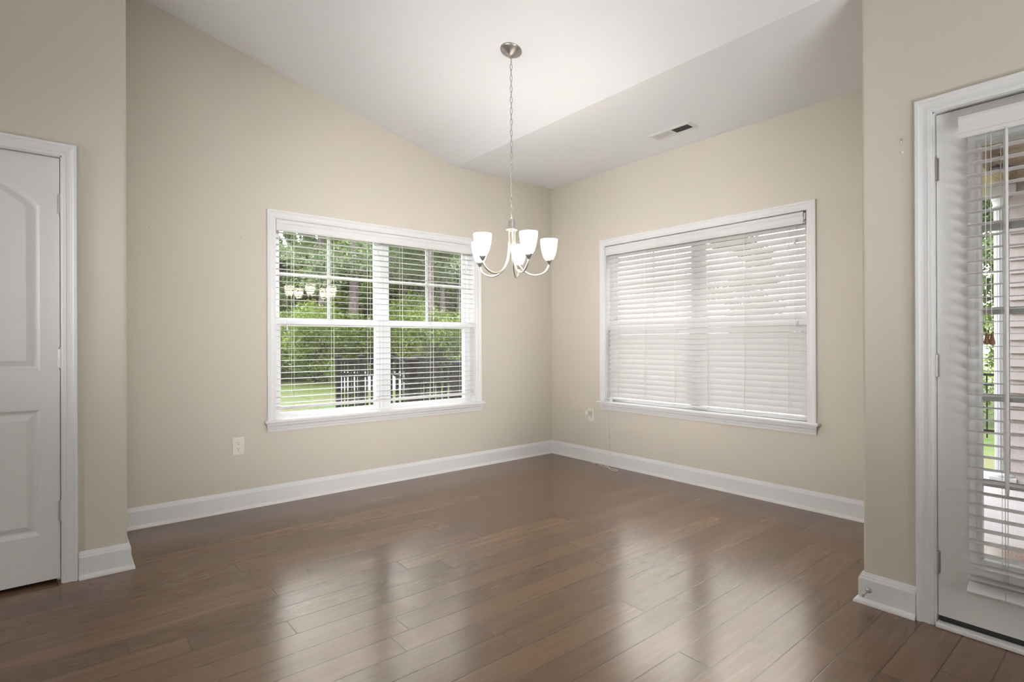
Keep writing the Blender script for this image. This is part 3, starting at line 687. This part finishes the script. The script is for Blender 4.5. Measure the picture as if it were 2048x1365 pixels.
# ================================================================= OUTSIDE
GZ = -0.5
tag(MB().box((-60, -50, GZ - 0.2), (80, 90, GZ)).obj('lawn', LAWN), 'bright green lawn behind the house', 'lawn', kind='structure')
# porch: slab, ceiling, beam, wall
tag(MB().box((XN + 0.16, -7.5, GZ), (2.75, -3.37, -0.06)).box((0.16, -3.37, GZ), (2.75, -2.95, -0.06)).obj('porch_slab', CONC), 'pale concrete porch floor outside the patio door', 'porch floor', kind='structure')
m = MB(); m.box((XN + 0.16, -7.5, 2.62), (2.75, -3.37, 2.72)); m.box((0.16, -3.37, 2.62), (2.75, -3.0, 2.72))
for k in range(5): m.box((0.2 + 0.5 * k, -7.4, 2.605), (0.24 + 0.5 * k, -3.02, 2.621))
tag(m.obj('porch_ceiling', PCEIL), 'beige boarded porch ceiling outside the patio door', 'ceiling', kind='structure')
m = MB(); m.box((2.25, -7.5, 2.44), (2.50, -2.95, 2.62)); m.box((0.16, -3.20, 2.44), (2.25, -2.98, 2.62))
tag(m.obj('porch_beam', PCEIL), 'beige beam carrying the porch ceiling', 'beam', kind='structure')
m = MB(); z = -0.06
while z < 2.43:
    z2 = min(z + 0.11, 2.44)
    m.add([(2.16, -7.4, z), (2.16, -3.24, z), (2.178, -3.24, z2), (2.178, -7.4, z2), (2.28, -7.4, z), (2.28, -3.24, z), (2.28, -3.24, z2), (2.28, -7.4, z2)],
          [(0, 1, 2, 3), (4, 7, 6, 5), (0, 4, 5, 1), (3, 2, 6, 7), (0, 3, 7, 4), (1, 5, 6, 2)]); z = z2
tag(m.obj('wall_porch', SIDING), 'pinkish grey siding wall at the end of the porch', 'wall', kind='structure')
tag(MB().box((XN + 0.16, -6.95, -0.06), (0.75, -6.8, 2.62)).obj('porch_sky_blocker', SIDING), 'unseen pinkish grey panel added at the porch to block bright sky', 'wall', kind='structure')  # added, out of view: keeps bright sky out of the window reflection
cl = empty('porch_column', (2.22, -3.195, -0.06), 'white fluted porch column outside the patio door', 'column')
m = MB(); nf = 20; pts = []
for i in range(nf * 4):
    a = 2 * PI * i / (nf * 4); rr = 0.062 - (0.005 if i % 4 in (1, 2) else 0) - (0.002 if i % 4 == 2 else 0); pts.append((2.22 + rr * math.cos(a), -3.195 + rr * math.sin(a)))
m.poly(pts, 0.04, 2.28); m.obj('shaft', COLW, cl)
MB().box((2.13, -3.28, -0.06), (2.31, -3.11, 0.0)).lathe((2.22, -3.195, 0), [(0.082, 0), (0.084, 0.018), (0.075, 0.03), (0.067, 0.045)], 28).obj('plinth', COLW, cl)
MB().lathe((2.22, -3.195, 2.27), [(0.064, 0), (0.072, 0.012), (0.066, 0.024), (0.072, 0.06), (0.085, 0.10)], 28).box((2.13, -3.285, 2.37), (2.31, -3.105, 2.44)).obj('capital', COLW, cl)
# hanging flower basket on the porch
hb = empty('hanging_basket', (1.72, -3.245, 2.18), 'cone-shaped wicker basket of lavender flowers hanging under the porch ceiling', 'flower basket')
m = MB()
for s in (1, -1):
    for k in range(14):
        pts = []
        for i in range(9):
            t = i / 8; a = 2 * PI * k / 14 + s * t * 1.5; rr = 0.02 + 0.10 * t ** 0.7; pts.append((1.72 + rr * math.cos(a), -3.245 + rr * math.sin(a), 2.18 + 0.17 * t))
        m.tube(pts, 0.0045, 5)
for t in (0.0, 0.5, 1.0):
    rr = 0.02 + 0.10 * t ** 0.7; m.ring((1.72, -3.245, 2.18 + 0.17 * t), rr, 0.006, n=24, k=6, mtx=Matrix.Rotation(PI / 2, 3, 'X'))
m.lathe((1.72, -3.245, 2.18), [(0.012, 0.0), (0.05, 0.03), (0.085, 0.09), (0.10, 0.15), (0.05, 0.16)], 16); m.obj('basket', WICK, hb)
rn = random.Random(3); m = MB()
for i in range(420):
    a = rn.uniform(0, 2 * PI); rr = 0.13 * math.sqrt(rn.random()); z = 2.36 + 0.09 * (1 - (rr / 0.13) ** 2) * rn.uniform(.2, 1) - 0.02; s = rn.uniform(.008, .016)
    c = Vector((1.72 + rr * math.cos(a), -3.245 + rr * math.sin(a), z)); e = Euler((rn.uniform(0, 6), rn.uniform(0, 6), rn.uniform(0, 6))).to_matrix()
    m.add([c + e @ Vector(v) * s for v in ((-1, -1, 0), (1, -1, 0.2), (1, 1, 0), (-1, 1, 0.2))], [(0, 1, 2, 3)])
m.obj('flowers', FLOWER, hb, recalc=False)
m = MB()
for k in range(3):
    a = 2 * PI * k / 3; m.tube([(1.72 + .115 * math.cos(a), -3.245 + .115 * math.sin(a), 2.35), (1.72, -3.245, 2.58), (1.72, -3.245, 2.62)], 0.002, 5)
m.obj('hanger', BLACKM, hb)

hb.scale = (0.72, 0.72, 0.53); hb.location.z = 2.385
# black deck railing outside the left window
rl = empty('deck_railing', (-1.05, 0.2, -0.05), 'black wooden deck railing with posts and arched gate outside the open-blind window', 'railing')
posts = [(-1.08, 3.00, 0.026, 0.945), (-1.0, 2.45, 0.034, 0.965), (-1.08, 1.02, 0.048, 0.955), (-1.0, 0.22, 0.045, 0.94), (0.10, 3.02, 0.045, 0.93), (0.12, 0.22, 0.045, 0.93)]
for (x, y, hwid, zt_) in posts:
    po = MB().box((x - hwid, y - hwid, -0.05), (x + hwid, y + hwid, zt_)).obj('post', BLACKR, rl)
    MB().add([(x - hwid - .012, y - hwid - .012, zt_), (x + hwid + .012, y - hwid - .012, zt_), (x + hwid + .012, y + hwid + .012, zt_), (x - hwid - .012, y + hwid + .012, zt_),
              (x - hwid - .012, y - hwid - .012, zt_ + .015), (x + hwid + .012, y - hwid - .012, zt_ + .015), (x + hwid + .012, y + hwid + .012, zt_ + .015), (x - hwid - .012, y + hwid + .012, zt_ + .015), (x, y, zt_ + .04)],
             [(3, 2, 1, 0), (0, 1, 5, 4), (1, 2, 6, 5), (2, 3, 7, 6), (3, 0, 4, 7), (4, 5, 8), (5, 6, 8), (6, 7, 8), (7, 4, 8)]).obj('post_cap', BLACKR, po)
def rails(pa, pb, zs, w_=0.014, h_=0.032, peak=0.0):
    a, b = Vector(pa), Vector(pb); d = (b - a).normalized(); n = Vector((-d.y, d.x))
    for zz in zs:
        m = MB(); K = 10 if peak else 1
        for i in range(K):
            t0, t1 = i / K, (i + 1) / K; z0 = zz + (peak * math.sin(PI * t0) if zz > 0.5 else 0); z1 = zz + (peak * math.sin(PI * t1) if zz > 0.5 else 0)
            p, q = a.lerp(b, t0), a.lerp(b, t1)
            vs = [(p + n * s * w_).to_tuple() + (z0 + h,) for s in (-1, 1) for h in (-h_ / 2, h_ / 2)] + [(q + n * s * w_).to_tuple() + (z1 + h,) for s in (-1, 1) for h in (-h_ / 2, h_ / 2)]
            m.add(vs, [(0, 1, 5, 4), (2, 6, 7, 3), (1, 3, 7, 5), (0, 4, 6, 2), (0, 2, 3, 1), (4, 5, 7, 6)])
        m.obj('rail', BLACKR, rl)
def balus(pa, pb, step, z0, z1, peak=0.0, hw=0.011):
    a, b = Vector(pa), Vector(pb); Ln = (b - a).length; n = int(Ln / step)
    for i in range(1, n + 1):
        t = i / (n + 1); p = a.lerp(b, t); zt_ = z1 + peak * math.sin(PI * t)
        MB().box((p.x - hw, p.y - hw, z0), (p.x + hw, p.y + hw, zt_)).obj('baluster', BLACKR, rl)
rails((-1.08, 2.95), (-1.0, 2.50), (0.915, 0.74, 0.05)); balus((-1.08, 2.95), (-1.0, 2.50), 0.085, 0.04, 0.91)
rails((-1.0, 2.40), (-1.08, 1.08), (0.90, 0.72, 0.08), peak=0.10); balus((-1.0, 2.40), (-1.08, 1.08), 0.15, 0.07, 0.89, peak=0.10)
rails((-1.08, 0.96), (-1.0, 0.26), (0.915, 0.77, 0.05)); balus((-1.08, 0.96), (-1.0, 0.26), 0.105, 0.04, 0.91)
rails((0.10, 2.98), (0.12, 0.26), (0.905, 0.70, 0.05)); balus((0.10, 2.98), (0.12, 0.26), 0.17, 0.04, 0.90)
rails((-1.03, 3.0), (0.05, 3.02), (0.905, 0.70, 0.05)); balus((-1.03, 3.0), (0.05, 3.02), 0.125, 0.04, 0.90)
tag(MB().box((-1.2, 0.16, GZ), (0.25, 3.12, -0.05)).obj('deck_floor', BLACKR), 'dark deck platform under the black railing', 'deck', kind='structure')
# low white wall far across the lawn
m = MB()
gx, gy, _ = (4.45, 13.69, 0)
m.box((gx - 1.1, gy - .12, GZ), (gx + 1.1, gy + .12, 0.09)); m.box((gx - 1.14, gy - .15, 0.09), (gx + 1.14, gy + .15, 0.13))
o = m.obj('garden_wall', WHITEF, off=(gx, gy, GZ)); o.rotation_euler = (0, 0, -0.69)
tag(o, 'low white wall far across the lawn seen through the black railing', 'garden wall')

# black metal yard fence beyond the porch
fe = empty('yard_fence', (8.0, -6, GZ), 'black metal picket fence beyond the porch', 'fence')
MB().box((7.985, -10, 0.56), (8.015, 2, 0.60)).box((7.985, -10, 0.40), (8.015, 2, 0.43)).box((7.985, -10, GZ + .12), (8.015, 2, GZ + .16)).obj('rail', BLACKM, fe)
for i in range(70):
    y = -7.0 + i * 0.11; MB().box((7.990, y - .009, GZ + .02), (8.010, y + .009, 0.60)).obj('picket', BLACKM, fe)

# ---------------------------------------------------------------- plants
def leaf_cloud(m, rng, c, rad, n, ls, flat=1.0):
    c = Vector(c)
    for i in range(n):
        while True:
            q = Vector((rng.uniform(-1, 1), rng.uniform(-1, 1), rng.uniform(-1, 1)))
            if 0.15 < q.length < 1: break
        q = q * (0.55 + 0.45 * rng.random()) / max(q.length, .55) * 0.97 if q.length > .55 else q
        p = c + Vector((q.x * rad[0], q.y * rad[1], q.z * rad[2]))
        s = ls * rng.uniform(.6, 1.35); e = Euler((rng.uniform(-1, 1), rng.uniform(-1, 1), rng.uniform(0, 6.28))).to_matrix()
        m.add([p + e @ (Vector(v) * s) for v in ((-1, 0, 0), (0, -.42, .1), (1.1, 0, -.1), (0, .42, .1))], [(0, 1, 2, 3)])
def shrub_mesh(seed, leaf, h, w_, n, ls):
    rng = random.Random(seed); m = MB()
    for k in range(9):
        a = rng.uniform(0, 6.28); rr = w_ * 0.5 * rng.random(); z = h * rng.uniform(.2, .78)
        leaf_cloud(m, rng, (rr * math.cos(a), rr * math.sin(a), z), (w_ * .38, w_ * .38, h * .24), n // 9, ls)
    s = MB()
    for k in range(6):
        a = rng.uniform(0, 6.28); s.tube([(0.05 * math.cos(a), 0.05 * math.sin(a), -.05), (w_ * .18 * math.cos(a), w_ * .18 * math.sin(a), h * .4), (w_ * .3 * math.cos(a), w_ * .3 * math.sin(a), h * .75)], [.035, .025, .01], 6)
    return m, s
def make_plant(name, ms, leaf, label, cat, group, loc, bark=BARK, crown='foliage', stem='stems'):
    root = empty(name, (0, 0, 0), label, cat, group)
    ms[0].obj(crown, leaf, root, recalc=False); ms[1].obj(stem, bark, root)
    root.location = loc; return root
def put(src, loc, rz, sc, label):
    c = copy_tree(src); c.location = loc; c.rotation_euler = (0, 0, rz); c.scale = (sc, sc, sc)
    c['label'] = label; return c
FWD = (math.sin(YAW), math.cos(YAW)); RGT = (math.cos(YAW), -math.sin(YAW))
def at(lat, D, z=GZ):
    return (-3.8895 + FWD[0] * D + RGT[0] * lat, -4.0614 + FWD[1] * D + RGT[1] * lat, z)
G1 = 'shrubs along the edge of the lawn'
sA = make_plant('leafy_shrub', shrub_mesh(1, LEAFB, 3.0, 3.0, 7500, .058), LEAFB, 'leafy green shrub at the lawn edge seen through the open-blind window', 'shrub', G1, at(-10.5, 23.2))
sB = make_plant('leafy_shrub', shrub_mesh(2, LEAFL, 3.4, 2.8, 7500, .058), LEAFL, 'light green leafy shrub at the lawn edge seen through the open-blind window', 'shrub', G1, at(-3.9, 22.6))
rg = random.Random(11)
for i, (lat, D) in enumerate([(-13.2, 24.5), (-8.3, 22.6), (-6.2, 22.4), (-1.6, 22.0), (-15.5, 24.8), (-11.8, 25.5), (-9.3, 25.2), (-7.0, 25.0), (-4.8, 24.9), (-2.7, 24.6), (-0.2, 24)]):
    lt = i in (1, 5, 8, 10)
    c = put(sB if lt else sA, at(lat, D), rg.uniform(0, 6), rg.uniform(.9, 1.25), sB['label'] if lt else sA['label'])

def tree_meshes(seed, h, tr, crown, lean=0.0, ls=0.16, n=5200, cw=2.6, branches=10):
    rng = random.Random(seed); t = MB(); pts = []; rs = []
    for i in range(9):
        z = h * i / 8; pts.append((lean * (i / 8) ** 2 + 0.03 * math.sin(i * 1.7 + seed), 0.03 * math.cos(i * 2.1 + seed), z - .05 * (i == 0))); rs.append(tr * (1 - 0.62 * i / 8) * (1.2 if i == 0 else 1))
    t.tube(pts, rs, 12); m = MB()
    for k in range(branches):
        z = h * (crown + (1 - crown) * (k + rng.random()) / branches); a = rng.uniform(0, 6.28); f = (z / h - crown) / (1 - crown)
        ln = cw * (1 - 0.6 * f) * rng.uniform(.6, 1.0); x0 = lean * (z / h) ** 2
        e = (x0 + ln * math.cos(a), ln * math.sin(a), z + rng.uniform(-.2, .5))
        t.tube([(x0, 0, z - .3), (x0 + ln * .5 * math.cos(a), ln * .5 * math.sin(a), z), e], [tr * .28, tr * .17, tr * .06], 6)
        leaf_cloud(m, rng, e, (ln * .55, ln * .55, .55), n // (branches * 2), ls); leaf_cloud(m, rng, (x0 + ln * .5 * math.cos(a), ln * .5 * math.sin(a), z + .15), (ln * .5, ln * .5, .5), n // (branches * 2), ls)
    return m, t
G2 = 'tall pines beyond the lawn'
pines = [(-6.55, 22.4, 10.5, .245, 'thick pine trunk left of the mullion, tallest of the pines in the open-blind window'),
         (-8.1, 23.0, 10, .19, 'slim pine standing left of the thick pine trunk'),
         (-3.40, 22.2, 10.5, .20, 'reddish pine trunk in the middle of the right-hand window half'),
         (-3.05, 23.6, 10, .15, 'pine trunk touching the reddish pine trunk on its right side'),
         (-2.36, 24.2, 9.5, .12, 'thin dark pine near the right edge of the open-blind window'),
         (-5.15, 26.0, 9.5, .09, 'thin dark trunk just right of the window mullion'),
         (-4.6, 27.5, 10, .20, 'broad hazy trunk behind the light shrub in the right-hand window half')]
for i, (lat, D, h, tr_, lb) in enumerate(pines):
    make_plant('pine_tree', tree_meshes(20 + i, h, tr_, 0.38, ls=.085, n=4500, cw=2.3), NEEDLE, lb, 'tree', G2, at(lat, D), crown='needles', stem='trunk')
# woodland filling the view behind
G3 = 'woodland trees behind the pines'
wA = make_plant('woodland_tree', tree_meshes(41, 7.9, .13, 0.10, ls=.105, n=15000, cw=2.6, branches=16), LEAFD, 'dark leafy woodland tree behind the pines', 'tree', G3, at(-13.0, 28), crown='leaves', stem='trunk')
wB = make_plant('woodland_tree', tree_meshes(42, 7.3, .12, 0.12, ls=.105, n=15000, cw=2.8, branches=16), LEAFB, 'mid green leafy woodland tree behind the pines', 'tree', G3, at(-10.0, 29), crown='leaves', stem='trunk')
for i, (lat, D) in enumerate([(-16.5, 29), (-14.8, 33), (-11.6, 32), (-8.4, 31), (-7.2, 28), (-6.4, 33.5), (-4.2, 31), (-3.6, 28), (-1.9, 30.5), (-0.2, 28.5), (1.6, 31), (-18.6, 33), (-12.4, 38), (-9.0, 38), (-5.6, 39), (-2.4, 38), (0.8, 38), (-15.8, 39), (-11.1, 29.6), (-10.0, 33.5), (-9.2, 30), (-13.4, 31), (-5.4, 29.3)]):
    put(wA if i % 2 else wB, at(lat, D), rg.uniform(0, 6), rg.uniform(.85, 1.12) * (1.18 if D > 36 else 1), (wA if i % 2 else wB)['label'])
# trees and shrubs on the right-hand side of the house
G4 = 'trees beyond the yard fence'
for i, (x, y, s_) in enumerate([(15.5, -1.5, 1.0), (18, 2.0, 1.05), (17, 6.5, .95), (22, -2.8, 1.2), (14.0, -4.2, .8)]):
    c = put(wB if i % 2 else wA, (x, y, GZ), rg.uniform(0, 6), s_, 'leafy tree beyond the yard fence on the closed-blind side'); c['group'] = G4
G5 = 'shrubs behind the yard fence'
for i, (x, y, s_) in enumerate([(10.2, -2.6, .62), (10.6, -1.0, .7), (11.5, .8, .8), (12.0, -3.4, .9)]):
    c = put(sA if i % 2 else sB, (x, y, GZ), rg.uniform(0, 6), s_, 'leafy shrub behind the black metal yard fence'); c['group'] = G5
